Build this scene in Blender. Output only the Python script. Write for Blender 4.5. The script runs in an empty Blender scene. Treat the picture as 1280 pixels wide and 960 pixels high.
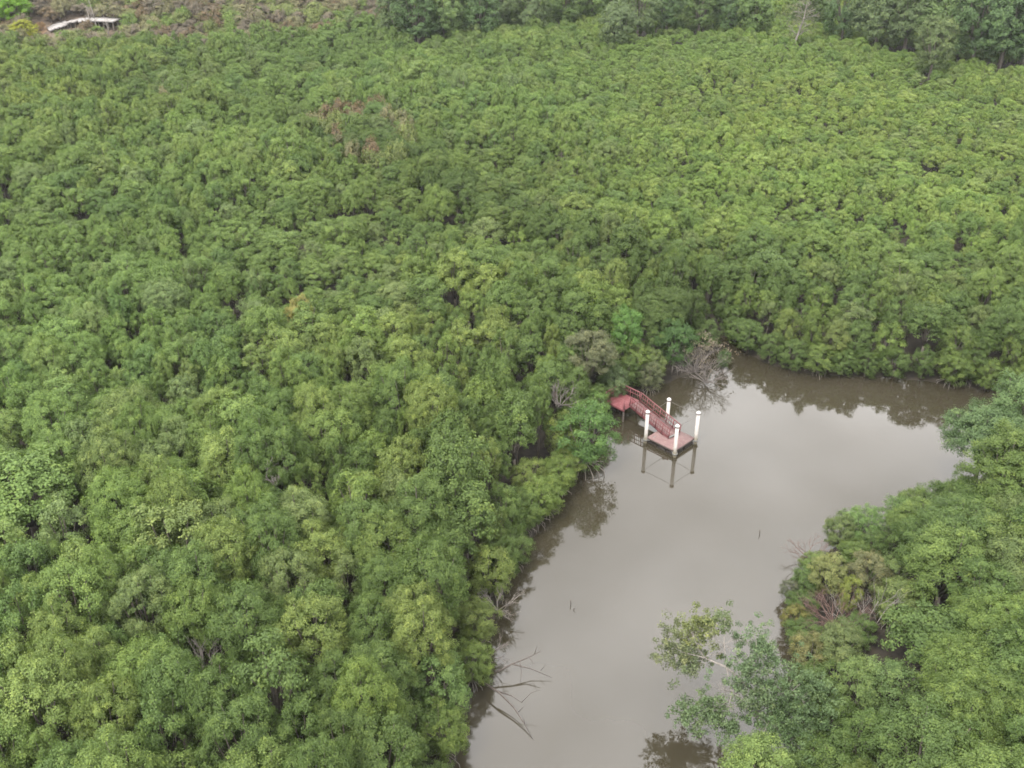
import bpy, math, random
import numpy as np
from mathutils import Vector, Matrix

S = bpy.context.scene
COL = S.collection
R_ = math.radians

# ------------------------------------------------------------------ camera
HAZE = 0.00009
CAM_H, FPX, PITCH = 45.0, 1275.0, R_(30.0)
cd = bpy.data.cameras.new("drone_camera")
cd.sensor_fit = 'HORIZONTAL'
cd.sensor_width = 36.0
cd.lens = 36.0 * FPX / 1280.0
cd.clip_start, cd.clip_end = 0.5, 6000.0
cam = bpy.data.objects.new("drone_camera", cd)
cam.location = (0, 0, CAM_H)
cam.rotation_euler = (math.pi / 2 - PITCH, 0, 0)
COL.objects.link(cam)
S.camera = cam

# ------------------------------------------------------------------ sky, sun, exposure
SUN_EL, SUN_AZ = R_(55), R_(215)          # azimuth clockwise from +Y: light from behind and a little from the left
w = bpy.data.worlds.new("World")
S.world = w
w.use_nodes = True
nt = w.node_tree
nt.nodes.clear()
def N(tree, t, **kw):
    n = tree.nodes.new(t)
    for k, v in kw.items():
        setattr(n, k, v)
    return n
wo = N(nt, 'ShaderNodeOutputWorld')
bg = N(nt, 'ShaderNodeBackground')
bg.inputs['Strength'].default_value = 0.12
sky = N(nt, 'ShaderNodeTexSky', sky_type='NISHITA', sun_disc=False)
sky.sun_elevation, sky.sun_rotation = SUN_EL, SUN_AZ
tc = N(nt, 'ShaderNodeTexCoord')
mp = N(nt, 'ShaderNodeMapping')
mp.inputs['Scale'].default_value = (1.0, 1.0, 2.2)
cn = N(nt, 'ShaderNodeTexNoise')
cn.inputs['Scale'].default_value = 2.6
cn.inputs['Detail'].default_value = 5
cn.inputs['Roughness'].default_value = 0.5
cr = N(nt, 'ShaderNodeValToRGB')
cr.color_ramp.elements[0].position, cr.color_ramp.elements[0].color = 0.36, (6.0, 5.86, 5.72, 1)
cr.color_ramp.elements[1].position, cr.color_ramp.elements[1].color = 0.64, (11.5, 11.2, 11.0, 1)
mx = N(nt, 'ShaderNodeMix', data_type='RGBA')
mx.inputs[0].default_value = 0.93         # nearly closed cloud cover
L_ = nt.links.new
L_(tc.outputs['Generated'], mp.inputs[0]); L_(mp.outputs[0], cn.inputs[0]); L_(cn.outputs[0], cr.inputs[0])
L_(sky.outputs[0], mx.inputs[6]); L_(cr.outputs[0], mx.inputs[7])
L_(mx.outputs[2], bg.inputs[0]); L_(bg.outputs[0], wo.inputs[0])

sl = bpy.data.lights.new("sun", 'SUN')
sl.energy, sl.angle, sl.color = 1.5, R_(14), (1.0, 0.96, 0.90)
so = bpy.data.objects.new("sun", sl)
sd = Vector((math.sin(SUN_AZ) * math.cos(SUN_EL), math.cos(SUN_AZ) * math.cos(SUN_EL), math.sin(SUN_EL)))
so.rotation_euler = sd.to_track_quat('Z', 'Y').to_euler()
so.location = (0, 0, 120)
COL.objects.link(so)
vs = S.view_settings
vs.view_transform, vs.look, vs.gamma, vs.use_curve_mapping = 'Standard', 'None', 1.0, False
vs.exposure = 1.95
S.cycles.filter_width = 1.7
S.cycles.max_bounces = 7
S.cycles.diffuse_bounces = 4
S.cycles.glossy_bounces = 3
S.cycles.transmission_bounces = 4
S.cycles.caustics_reflective = S.cycles.caustics_refractive = False

# ------------------------------------------------------------------ helpers
def at(px, py, z=0.0):
    """Point of the level z seen at pixel (px, py) of the 1280 x 960 photograph."""
    u, v = (px - 640) / FPX, (480 - py) / FPX
    d = (u, math.cos(PITCH) + v * math.sin(PITCH), -math.sin(PITCH) + v * math.cos(PITCH))
    t = (z - CAM_H) / d[2]
    return d[0] * t, d[1] * t
def at3(px, py, z):
    x, y = at(px, py, z)
    return (x, y, z)
def pix(x, y, z):
    dz = z - CAM_H
    f = y * math.cos(PITCH) - dz * math.sin(PITCH)
    up = y * math.sin(PITCH) + dz * math.cos(PITCH)
    return 640 + FPX * x / f, 480 - FPX * up / f, f

def mesh_np(name, V, F, mats=(), var=None, smooth=False, mi=None):
    """V (n,3); F (m,k) one face size."""
    me = bpy.data.meshes.new(name)
    V = np.asarray(V, np.float32); F = np.asarray(F, np.int32)
    m, k = F.shape
    me.vertices.add(len(V)); me.vertices.foreach_set('co', V.ravel())
    me.loops.add(m * k); me.loops.foreach_set('vertex_index', F.ravel())
    me.polygons.add(m)
    me.polygons.foreach_set('loop_start', np.arange(0, m * k, k, dtype=np.int32))
    me.polygons.foreach_set('loop_total', np.full(m, k, np.int32))
    for x in mats:
        me.materials.append(x)
    if mi is not None:
        me.polygons.foreach_set('material_index', np.asarray(mi, np.int32))
    if smooth:
        me.polygons.foreach_set('use_smooth', np.ones(m, bool))
    if var is not None:
        a = me.attributes.new('var', 'FLOAT', 'POINT')
        a.data.foreach_set('value', np.asarray(var, np.float32))
    me.update(calc_edges=True)
    return me

class MB:
    """Collects boxes, bars and tubes as quads."""
    def __init__(s): s.V, s.F = [], []
    def box(s, c, size, ax=None):
        """c centre, size full extents along the axes ax (three vectors)."""
        ax = ax or ((1, 0, 0), (0, 1, 0), (0, 0, 1))
        a = [Vector(v) * (h / 2) for v, h in zip(ax, size)]
        c = Vector(c); b = len(s.V)
        for i in (-1, 1):
            for j in (-1, 1):
                for k in (-1, 1):
                    s.V.append(tuple(c + a[0] * i + a[1] * j + a[2] * k))
        for f in ((0, 1, 3, 2), (4, 6, 7, 5), (0, 4, 5, 1), (2, 3, 7, 6), (0, 2, 6, 4), (1, 5, 7, 3)):
            s.F.append(tuple(b + q for q in f))
        return s
    def bar(s, p, q, wd, ht):
        p, q = Vector(p), Vector(q)
        d = q - p; L = d.length; d.normalize()
        side = d.cross(Vector((0, 0, 1)))
        if side.length < 1e-3: side = Vector((1, 0, 0))
        side.normalize()
        return s.box((p + q) / 2, (L, wd, ht), (d, side, side.cross(d)))
    def tube(s, pts, rad, n=6):
        pts = [Vector(p) for p in pts]
        if not hasattr(rad, '__len__'): rad = [rad] * len(pts)
        b = len(s.V)
        for i, p in enumerate(pts):
            d = (pts[min(i + 1, len(pts) - 1)] - pts[max(i - 1, 0)]).normalized()
            u = d.cross(Vector((0.31, 0.17, 1)) if abs(d.z) < .9 else Vector((1, 0.2, 0))).normalized()
            v = d.cross(u)
            for k in range(n):
                a = 2 * math.pi * k / n
                s.V.append(tuple(p + (u * math.cos(a) + v * math.sin(a)) * rad[i]))
        for i in range(len(pts) - 1):
            for k in range(n):
                s.F.append((b + i * n + k, b + i * n + (k + 1) % n, b + (i + 1) * n + (k + 1) % n, b + (i + 1) * n + k))
        # end caps as fans of quads around the axis ends
        for e, i in ((0, 0), (1, len(pts) - 1)):
            s.V.append(tuple(pts[i])); c = len(s.V) - 1
            for k in range(0, n - 1, 2):
                q = [b + i * n + k, b + i * n + (k + 1) % n, b + i * n + (k + 2) % n, c]
                s.F.append(tuple(q if e else q[::-1]))
        return s
    def lathe(s, c, prof, n=14):
        b = len(s.V); c = Vector(c)
        for r, z in prof:
            for k in range(n):
                a = 2 * math.pi * k / n
                s.V.append((c.x + r * math.cos(a), c.y + r * math.sin(a), c.z + z))
        for i in range(len(prof) - 1):
            for k in range(n):
                s.F.append((b + i * n + k, b + i * n + (k + 1) % n, b + (i + 1) * n + (k + 1) % n, b + (i + 1) * n + k))
        return s
    def mesh(s, name, mat, smooth=False):
        return mesh_np(name, s.V, s.F, [mat], smooth=smooth)
    def build(s, name, mat, parent=None, smooth=False, bevel=0.0):
        o = link(name, s.mesh(name, mat, smooth), parent)
        if bevel:
            m = o.modifiers.new('bevel', 'BEVEL'); m.width = bevel; m.segments = 2; m.limit_method = 'ANGLE'
        return o

def link(name, data, parent=None):
    o = bpy.data.objects.new(name, data)
    COL.objects.link(o)
    if parent is not None:
        o.parent = parent
        o.matrix_parent_inverse = Matrix.Translation(-Vector(parent.location)) if parent.type == 'EMPTY' and parent.rotation_euler.z == 0 and parent.scale.x == 1 else Matrix.Identity(4)
    return o
def tag(o, label=None, cat=None, group=None, kind=None):
    for k, v in (('label', label), ('category', cat), ('group', group), ('kind', kind)):
        if v: o[k] = v
    return o
def empty(name, loc, rz=0.0, scale=1.0):
    o = bpy.data.objects.new(name, None)
    o.location = loc; o.rotation_euler.z = rz; o.scale = (scale,) * 3 if not hasattr(scale, '__len__') else scale
    COL.objects.link(o)
    return o

def vnoise(x, y, cell, seed):
    """Smooth value noise in 0..1 on world coordinates."""
    x = np.asarray(x, float) / cell; y = np.asarray(y, float) / cell
    xi, yi = np.floor(x).astype(np.int64), np.floor(y).astype(np.int64)
    fx, fy = x - xi, y - yi
    fx, fy = fx * fx * (3 - 2 * fx), fy * fy * (3 - 2 * fy)
    def h(a, b):
        n = (a * 374761393 + b * 668265263 + seed * 974711) & 0xFFFFFFFF
        n = ((n ^ (n >> 13)) * 1274126177) & 0xFFFFFFFF
        return ((n ^ (n >> 16)) & 0xFFFF) / 65535.0
    return (h(xi, yi) * (1 - fx) + h(xi + 1, yi) * fx) * (1 - fy) + (h(xi, yi + 1) * (1 - fx) + h(xi + 1, yi + 1) * fx) * fy
def sstep(a, b, x):
    t = np.clip((np.asarray(x, float) - a) / (b - a), 0, 1)
    return t * t * (3 - 2 * t)

# ------------------------------------------------------------------ materials
def material(name):
    m = bpy.data.materials.new(name); m.use_nodes = True
    t = m.node_tree; t.nodes.clear()
    out = N(t, 'ShaderNodeOutputMaterial')
    return m, t, out
def leaf_material():
    m, t, out = material("leaves")
    at_ = N(t, 'ShaderNodeAttribute', attribute_type='INSTANCER', attribute_name='tint')
    va = N(t, 'ShaderNodeAttribute', attribute_type='GEOMETRY', attribute_name='var')
    a = N(t, 'ShaderNodeMix', data_type='RGBA', blend_type='MULTIPLY'); a.inputs[0].default_value = 1
    ramp = N(t, 'ShaderNodeValToRGB')
    e = ramp.color_ramp.elements
    e[0].position, e[0].color = 0.0, (0.56, 0.60, 0.52, 1)
    e[1].position, e[1].color = 1.0, (1.60, 1.45, 1.25, 1)
    k = e.new(0.5); k.color = (1, 1, 1, 1)
    t.links.new(va.outputs['Fac'], ramp.inputs[0])
    t.links.new(at_.outputs['Color'], a.inputs[6]); t.links.new(ramp.outputs[0], a.inputs[7])
    p = N(t, 'ShaderNodeBsdfPrincipled')
    p.inputs['Roughness'].default_value = 0.6
    p.inputs['Specular IOR Level'].default_value = 0.16
    tr = N(t, 'ShaderNodeBsdfTranslucent')
    tb = N(t, 'ShaderNodeMix', data_type='RGBA', blend_type='MULTIPLY'); tb.inputs[0].default_value = 1
    tb.inputs[7].default_value = (1.25, 1.35, 0.7, 1)
    t.links.new(a.outputs[2], p.inputs['Base Color'])
    t.links.new(a.outputs[2], tb.inputs[6]); t.links.new(tb.outputs[2], tr.inputs[0])
    ms = N(t, 'ShaderNodeMixShader'); ms.inputs[0].default_value = 0.24
    t.links.new(p.outputs[0], ms.inputs[1]); t.links.new(tr.outputs[0], ms.inputs[2])
    t.links.new(ms.outputs[0], out.inputs[0])
    return m
def noisy(name, c0, c1, scale=3.0, rough=0.8, bump=0.0, detail=6, spec=0.3, stretch=(1, 1, 1), wear=None):
    m, t, out = material(name)
    p = N(t, 'ShaderNodeBsdfPrincipled')
    p.inputs['Roughness'].default_value = rough
    p.inputs['Specular IOR Level'].default_value = spec
    co = N(t, 'ShaderNodeTexCoord'); mpp = N(t, 'ShaderNodeMapping'); mpp.inputs['Scale'].default_value = stretch
    n = N(t, 'ShaderNodeTexNoise'); n.inputs['Scale'].default_value = scale; n.inputs['Detail'].default_value = detail
    n.inputs['Roughness'].default_value = 0.65
    r = N(t, 'ShaderNodeValToRGB')
    r.color_ramp.elements[0].position, r.color_ramp.elements[0].color = 0.3, (*c0, 1)
    r.color_ramp.elements[1].position, r.color_ramp.elements[1].color = 0.7, (*c1, 1)
    t.links.new(co.outputs['Object'], mpp.inputs[0]); t.links.new(mpp.outputs[0], n.inputs[0]); t.links.new(n.outputs[0], r.inputs[0])
    last = r.outputs[0]
    if wear:
        n2 = N(t, 'ShaderNodeTexNoise'); n2.inputs['Scale'].default_value = wear[1]; n2.inputs['Detail'].default_value = 8
        r2 = N(t, 'ShaderNodeValToRGB'); r2.color_ramp.elements[0].position = wear[2]; r2.color_ramp.elements[1].position = wear[2] + 0.08
        t.links.new(co.outputs['Object'], n2.inputs[0]); t.links.new(n2.outputs[0], r2.inputs[0])
        mm = N(t, 'ShaderNodeMix', data_type='RGBA'); mm.inputs[7].default_value = (*wear[0], 1)
        t.links.new(r2.outputs[0], mm.inputs[0]); t.links.new(last, mm.inputs[6]); last = mm.outputs[2]
    t.links.new(last, p.inputs['Base Color'])
    if bump:
        b = N(t, 'ShaderNodeBump'); b.inputs['Strength'].default_value = bump; b.inputs['Distance'].default_value = 0.05
        t.links.new(n.outputs[0], b.inputs['Height']); t.links.new(b.outputs[0], p.inputs['Normal'])
    t.links.new(p.outputs[0], out.inputs[0])
    return m
M_LEAF = leaf_material()
M_BARK = noisy("grey_bark", (0.06, 0.051, 0.042), (0.13, 0.113, 0.094), 9, 0.9, 0.4)
M_PALE = noisy("bleached_wood", (0.13, 0.118, 0.105), (0.25, 0.225, 0.205), 8, 0.85, 0.3)
M_TWIG = noisy("grey_twigs", (0.095, 0.083, 0.075), (0.18, 0.16, 0.148), 4, 0.9)
M_WET = noisy("wet_dark_wood", (0.035, 0.028, 0.024), (0.09, 0.075, 0.065), 7, 0.6)
M_REDTWIG = noisy("reddish_twigs", (0.10, 0.062, 0.052), (0.17, 0.11, 0.095), 5, 0.9)
M_ROOT = noisy("grey_roots", (0.09, 0.08, 0.07), (0.20, 0.18, 0.16), 5, 0.9)
M_DECK = noisy("faded_pink_boards", (0.135, 0.078, 0.076), (0.20, 0.134, 0.127), 2.6, 0.75, 0.15, wear=((0.21, 0.16, 0.145), 5, 0.60))
M_RED = noisy("red_painted_wood", (0.115, 0.030, 0.034), (0.175, 0.060, 0.064), 3.5, 0.65, 0.1, wear=((0.18, 0.10, 0.098), 7, 0.60))
M_RAIL = noisy("dusty_red_rail_paint", (0.10, 0.032, 0.036), (0.17, 0.068, 0.071), 5, 0.7, 0.1)
M_FLOAT = noisy("dark_float_plastic", (0.02, 0.018, 0.018), (0.05, 0.042, 0.04), 4, 0.6)
M_WHITE = noisy("white_pile_sleeve", (0.30, 0.28, 0.262), (0.40, 0.38, 0.362), 3, 0.45, 0, wear=((0.52, 0.48, 0.44), 3.5, 0.66))
def tide_stain(m, z0, z1, col):
    t = m.node_tree; p = next(n for n in t.nodes if n.type == 'BSDF_PRINCIPLED')
    src = p.inputs['Base Color'].links[0].from_socket
    g = N(t, 'ShaderNodeNewGeometry'); sp = N(t, 'ShaderNodeSeparateXYZ'); n = N(t, 'ShaderNodeTexNoise'); n.inputs['Scale'].default_value = 6
    ad = N(t, 'ShaderNodeMath', operation='MULTIPLY_ADD'); ad.inputs[1].default_value = .5
    mr = N(t, 'ShaderNodeMapRange'); mr.inputs[1].default_value = z0 + .25; mr.inputs[2].default_value = z1 + .25; mr.inputs[3].default_value = 1; mr.inputs[4].default_value = 0
    mm = N(t, 'ShaderNodeMix', data_type='RGBA'); mm.inputs[7].default_value = (*col, 1)
    L = t.links.new
    L(g.outputs['Position'], sp.inputs[0]); L(g.outputs['Position'], n.inputs[0]); L(n.outputs[0], ad.inputs[0]); L(sp.outputs[2], ad.inputs[2])
    L(ad.outputs[0], mr.inputs[0]); L(mr.outputs[0], mm.inputs[0]); L(src, mm.inputs[6]); L(mm.outputs[2], p.inputs['Base Color'])
tide_stain(M_WHITE, .35, .95, (.20, .18, .13))
M_CAP = noisy("white_pile_cap", (0.42, 0.40, 0.39), (0.52, 0.50, 0.49), 6, 0.5)
M_BAND = noisy("dark_pile_band", (0.07, 0.05, 0.05), (0.14, 0.10, 0.10), 6, 0.6)
M_STEEL = noisy("galvanised_steel", (0.11, 0.11, 0.105), (0.19, 0.185, 0.175), 8, 0.55)
M_ROPE = noisy("dark_rope", (0.06, 0.055, 0.05), (0.12, 0.11, 0.10), 20, 0.9)
M_CONC = noisy("pale_concrete", (0.17, 0.16, 0.152), (0.27, 0.255, 0.248), 0.9, 0.85, 0.1)
M_POSTWOOD = noisy("weathered_timber", (0.10, 0.085, 0.07), (0.19, 0.165, 0.14), 5, 0.9)
M_DIRT = noisy("orange_soil", (0.13, 0.085, 0.052), (0.20, 0.135, 0.085), 1.2, 0.95, 0.3)

# ------------------------------------------------------------------ the creek and the ground
left_bank = [(556, 995), (572, 940), (583, 900), (592, 860), (604, 815), (620, 765), (642, 715), (668, 668), (692, 628), (716, 592),
             (736, 560), (748, 535), (752, 512), (770, 496), (800, 486), (835, 478), (868, 464), (884, 446), (893, 424)]
far_bank = [(912, 420), (930, 440), (960, 455), (1000, 466), (1060, 470), (1120, 473), (1180, 479), (1245, 490), (1300, 500)]
right_bank = [(1300, 526), (1262, 562), (1222, 602), (1185, 640), (1110, 660), (1060, 672), (1022, 702), (996, 748), (992, 790), (1002, 840), (1016, 890), (1022, 935),
              (1004, 985)]
P_left = [(-16.0, -80.0), (-9.0, 5.0)] + [at(*p) for p in left_bank]
P_far = [at(*p) for p in far_bank] + [(70.0, 75.0), (130.0, 66.0)]
P_right = [(130.0, 54.0), (64.0, 65.0), (48.0, 69.5)] + [at(*p) for p in right_bank] + [(9.5, 5.0), (4.0, -80.0)]
CREEK = np.array(P_left + P_far + P_right)
def creek_dist(x, y):
    """Signed distance to the creek outline in metres, positive on land."""
    x = np.asarray(x, float); y = np.asarray(y, float)
    d2 = np.full(x.shape, 1e18); inside = np.zeros(x.shape, bool)
    n = len(CREEK)
    for i in range(n):
        ax, ay = CREEK[i]; bx, by = CREEK[(i + 1) % n]
        ex, ey = bx - ax, by - ay
        t = np.clip(((x - ax) * ex + (y - ay) * ey) / (ex * ex + ey * ey), 0, 1)
        d2 = np.minimum(d2, (x - ax - t * ex) ** 2 + (y - ay - t * ey) ** 2)
        c = (ay > y) != (by > y)
        with np.errstate(divide='ignore', invalid='ignore'):
            xi = ax + (y - ay) * ex / (ey if ey else 1e-9)
        inside ^= c & (x < xi)
    d = np.sqrt(d2)
    return np.where(inside, -d, d)
def hill(x, y):
    x = np.asarray(x, float); y = np.asarray(y, float)
    edge = 176 + 0.28 * np.clip(x + 110, 0, 400) + 6 * (vnoise(x, y * 0, 30, 5) - .5)
    k = sstep(-5, -60, x)
    h = 15 * sstep(0, 75, y - edge) * (0.25 + 0.75 * k)
    return h + np.maximum(0, y - 320) * 0.02 + np.maximum(0, np.abs(x) - 300) * 0.02
def ground_z(x, y):
    d = creek_dist(x, y)
    n = (vnoise(x, y, 2.3, 1) - .5) * 0.3 + (vnoise(x, y, 0.9, 2) - .5) * 0.12
    z = np.where(d > 0, 0.05 + 0.38 * sstep(0, 1.6, d), 0.05 + 0.55 * d)
    z = np.maximum(z, -1.3) + n * sstep(0.2, 2.0, d)
    return z + hill(x, y)
gx = np.concatenate([[-2500, -1200, -600], np.arange(-320, -18, 6.0), np.arange(-18, 62, 0.6), np.arange(62, 330, 6.0), [600, 1200, 2500]])
gy = np.concatenate([[-800, -300, -100, -60, -30, -10, 5, 15], np.arange(20, 106, 0.6), np.arange(106, 340, 4.0), [420, 700, 1400, 3500]])
GX, GY = np.meshgrid(gx, gy)
GZ = ground_z(GX, GY)
nx, ny = len(gx), len(gy)
idx = np.arange(nx * ny).reshape(ny, nx)
GF = np.stack([idx[:-1, :-1], idx[:-1, 1:], idx[1:, 1:], idx[1:, :-1]], -1).reshape(-1, 4)
def ground_material():
    m, t, out = material("mud_and_leaf_litter")
    p = N(t, 'ShaderNodeBsdfPrincipled'); p.inputs['Roughness'].default_value = 0.9; p.inputs['Specular IOR Level'].default_value = 0.25
    g = N(t, 'ShaderNodeNewGeometry'); sp = N(t, 'ShaderNodeSeparateXYZ'); t.links.new(g.outputs['Position'], sp.inputs[0])
    n = N(t, 'ShaderNodeTexNoise'); n.inputs['Scale'].default_value = 1.3; n.inputs['Detail'].default_value = 8
    t.links.new(g.outputs['Position'], n.inputs[0])
    r = N(t, 'ShaderNodeValToRGB')
    r.color_ramp.elements[0].position, r.color_ramp.elements[0].color = 0.35, (0.012, 0.010, 0.008, 1)
    r.color_ramp.elements[1].position, r.color_ramp.elements[1].color = 0.7, (0.036, 0.030, 0.021, 1)
    t.links.new(n.outputs[0], r.inputs[0])
    r2 = N(t, 'ShaderNodeValToRGB')           # dry hillside soil
    r2.color_ramp.elements[0].position, r2.color_ramp.elements[0].color = 0.35, (0.06, 0.047, 0.035, 1)
    r2.color_ramp.elements[1].position, r2.color_ramp.elements[1].color = 0.7, (0.13, 0.10, 0.076, 1)
    t.links.new(n.outputs[0], r2.inputs[0])
    mr = N(t, 'ShaderNodeMapRange'); mr.inputs[1].default_value = 1.0; mr.inputs[2].default_value = 3.0
    t.links.new(sp.outputs[2], mr.inputs[0])
    a = N(t, 'ShaderNodeMix', data_type='RGBA')
    t.links.new(mr.outputs[0], a.inputs[0]); t.links.new(r.outputs[0], a.inputs[6]); t.links.new(r2.outputs[0], a.inputs[7])
    t.links.new(a.outputs[2], p.inputs['Base Color'])
    b = N(t, 'ShaderNodeBump'); b.inputs['Strength'].default_value = 0.5; b.inputs['Distance'].default_value = 0.1
    t.links.new(n.outputs[0], b.inputs['Height']); t.links.new(b.outputs[0], p.inputs['Normal'])
    t.links.new(p.outputs[0], out.inputs[0])
    return m
go = link("ground", mesh_np("ground", np.stack([GX, GY, GZ], -1).reshape(-1, 3), GF, [ground_material()], smooth=True))
tag(go, kind='structure')

def water_material():
    m, t, out = material("murky_creek_water")
    p = N(t, 'ShaderNodeBsdfPrincipled')
    p.inputs['Roughness'].default_value = 0.035; p.inputs['IOR'].default_value = 1.60
    g = N(t, 'ShaderNodeNewGeometry')
    n = N(t, 'ShaderNodeTexNoise'); n.inputs['Scale'].default_value = 0.09; n.inputs['Detail'].default_value = 3
    t.links.new(g.outputs['Position'], n.inputs[0])
    r = N(t, 'ShaderNodeValToRGB')
    r.color_ramp.elements[0].position, r.color_ramp.elements[0].color = 0.3, (0.024, 0.0205, 0.0125, 1)
    r.color_ramp.elements[1].position, r.color_ramp.elements[1].color = 0.7, (0.032, 0.0275, 0.0185, 1)
    t.links.new(n.outputs[0], r.inputs[0]); t.links.new(r.outputs[0], p.inputs['Base Color'])
    n2 = N(t, 'ShaderNodeTexNoise'); n2.inputs['Scale'].default_value = 1.6; n2.inputs['Detail'].default_value = 4
    t.links.new(g.outputs['Position'], n2.inputs[0])
    b = N(t, 'ShaderNodeBump'); b.inputs['Strength'].default_value = 0.10; b.inputs['Distance'].default_value = 0.02
    t.links.new(n2.outputs[0], b.inputs['Height']); t.links.new(b.outputs[0], p.inputs['Normal'])
    t.links.new(p.outputs[0], out.inputs[0])
    return m
wx = [-24, 130]; wy = [-80, 112]
wo_ = link("water", mesh_np("water", [(wx[0], wy[0], 0), (wx[1], wy[0], 0), (wx[1], wy[1], 0), (wx[0], wy[1], 0)], [(0, 1, 2, 3)], [water_material()]))
tag(wo_, kind='structure')

# ------------------------------------------------------------------ tree builders
def leaf_cloud(rng, C, TR, per, L, W, up=0.22, out=None, flat=0.75):
    """C (n,3) tuft centres, TR (n,) tuft radii, per leaves each -> V, F, var."""
    n = len(C); m = n * per
    Cc = np.repeat(C, per, 0); Rr = np.repeat(TR, per)
    off = rng.normal(size=(m, 3)); off /= np.linalg.norm(off, axis=1, keepdims=True)
    off *= (rng.random(m) ** 0.45)[:, None]
    off[:, 2] *= flat
    P = Cc + off * Rr[:, None]
    nor = off * 0.6 + rng.normal(size=(m, 3)) * 0.42; nor[:, 2] += up
    if out is not None: nor += np.repeat(out, per, 0) * 0.9
    nor /= np.linalg.norm(nor, axis=1, keepdims=True)
    a = rng.normal(size=(m, 3)); a -= nor * (a * nor).sum(1, keepdims=True); a /= np.linalg.norm(a, axis=1, keepdims=True)
    b = np.cross(nor, a)
    s = (0.7 + 0.6 * rng.random(m))[:, None]
    V = np.stack([P - a * L * .5 * s, P + b * W * .5 * s + nor * .015, P + a * L * .5 * s, P - b * W * .5 * s + nor * .015], 1).reshape(-1, 3)
    F = np.arange(m * 4).reshape(-1, 4)
    tv = np.repeat(rng.normal(0, 0.16, n), per)
    var = np.clip(0.46 + tv * 1.15 + rng.normal(0, 0.13, m), 0, 1)
    return V, F, np.repeat(var, 4)

def lobes_dome(rng, R, z0, z1, n, lr, low=-.55):
    """Lobe centres on an uneven egg that hangs well down; returns centres and radii."""
    C, Q = [], []
    zc = z0 + (z1 - z0) * .46
    for i in range(n):
        cz = 1 - (1 - low) * (i + .5) / n
        a = i * 2.39996 + rng.normal(0, 0.3)
        r = lr * rng.uniform(0.72, 1.28)
        k = rng.uniform(.80, 1.16)
        rr = max(.1, R - r * .85) * math.sqrt(max(0, 1 - cz * cz)) * k * (1.0 if cz > 0 else .95)
        hz_ = (z1 - zc - r * .8) if cz > 0 else (zc - z0 - r * .3)
        C.append((rr * math.cos(a), rr * math.sin(a), zc + hz_ * cz * k)); Q.append(r)
    return np.array(C), np.array(Q)

def crown_mesh(seed, R, z0, z1, nl, lr, tpl, per, L=0.15, W=0.085, tr=0.3, name='crown', low=-.55):
    rng = np.random.default_rng(seed)
    C, Q = lobes_dome(rng, R, z0, z1, nl, lr, low)
    T, TR, O = [], [], []
    for c, q in zip(C, Q):
        k = max(4, int(tpl * (q / lr) ** 2))
        d = rng.normal(size=(k, 3)); d /= np.linalg.norm(d, axis=1, keepdims=True)
        d[:, 2] = np.where(d[:, 2] < -.45, -d[:, 2], d[:, 2])
        T.append(c + d * q * (0.62 + 0.42 * rng.random((k, 1)))); TR.append(tr * rng.uniform(.7, 1.3, k)); oc = c - np.array([0, 0, z0 + (z1 - z0) * .35]); O.append(d * .6 + oc / (np.linalg.norm(oc) + .01) * .6)
    T = np.vstack(T); TR = np.concatenate(TR)
    V, F, var = leaf_cloud(rng, T, TR, per, L, W, out=np.vstack(O))
    return mesh_np(name, V, F, [M_LEAF], var=var), C, Q

def trunk_mb(seed, C, Q, base_r=0.11, fork=0.35, ztop=None, mb=None, lean=0.15, nseg=4):
    rng = random.Random(seed)
    mb = mb or MB()
    zt = ztop or float(C[:, 2].mean())
    hub = Vector((rng.uniform(-lean, lean), rng.uniform(-lean, lean), zt * fork))
    mb.tube([(0, 0, -0.35), (hub.x * .3, hub.y * .3, zt * fork * .5), hub], [base_r * 1.35, base_r, base_r * .8], 6)
    for c, q in zip(C, Q):
        c = Vector(c); mid = hub.lerp(c, .5) + Vector((rng.uniform(-.2, .2), rng.uniform(-.2, .2), -0.08 * (c - hub).length))
        tip = c + (c - hub).normalized() * q * .3 - Vector((0, 0, q * .2))
        mb.tube([hub, mid, c, tip], [base_r * .62, base_r * .42, base_r * .22, base_r * .08], 4)
    return mb

def twig_bush(mb, rng, base, n, length, r0, spread=1.0, up=0.8, depth=3, droop=0.0):
    """Bare branching twigs."""
    def grow(p, d, L, r, k):
        q = p + d * L * .5 + Vector((rng.uniform(-.1, .1), rng.uniform(-.1, .1), rng.uniform(-.1, .1) - droop)) * L
        e = q + (d + Vector((rng.uniform(-.3, .3), rng.uniform(-.3, .3), rng.uniform(-.3, .3) - droop))).normalized() * L * .5
        mb.tube([p, q, e], [r, r * .8, r * .55], 4 if r > .02 else 3)
        if k > 0:
            for _ in range(3 if k > 1 else 4):
                nd = (e - p).normalized() + Vector((rng.uniform(-.9, .9), rng.uniform(-.9, .9), rng.uniform(-.5, .7) - droop)) * .75
                st = p.lerp(e, rng.uniform(.45, 1.0))
                grow(st, nd.normalized(), L * rng.uniform(.5, .75), r * .55, k - 1)
    for i in range(n):
        a = 2 * math.pi * (i + rng.random()) / n
        d = Vector((math.cos(a) * spread, math.sin(a) * spread, up * rng.uniform(.5, 1.2))).normalized()
        grow(Vector(base), d, length * rng.uniform(.7, 1.1), r0, depth)
    return mb

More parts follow.
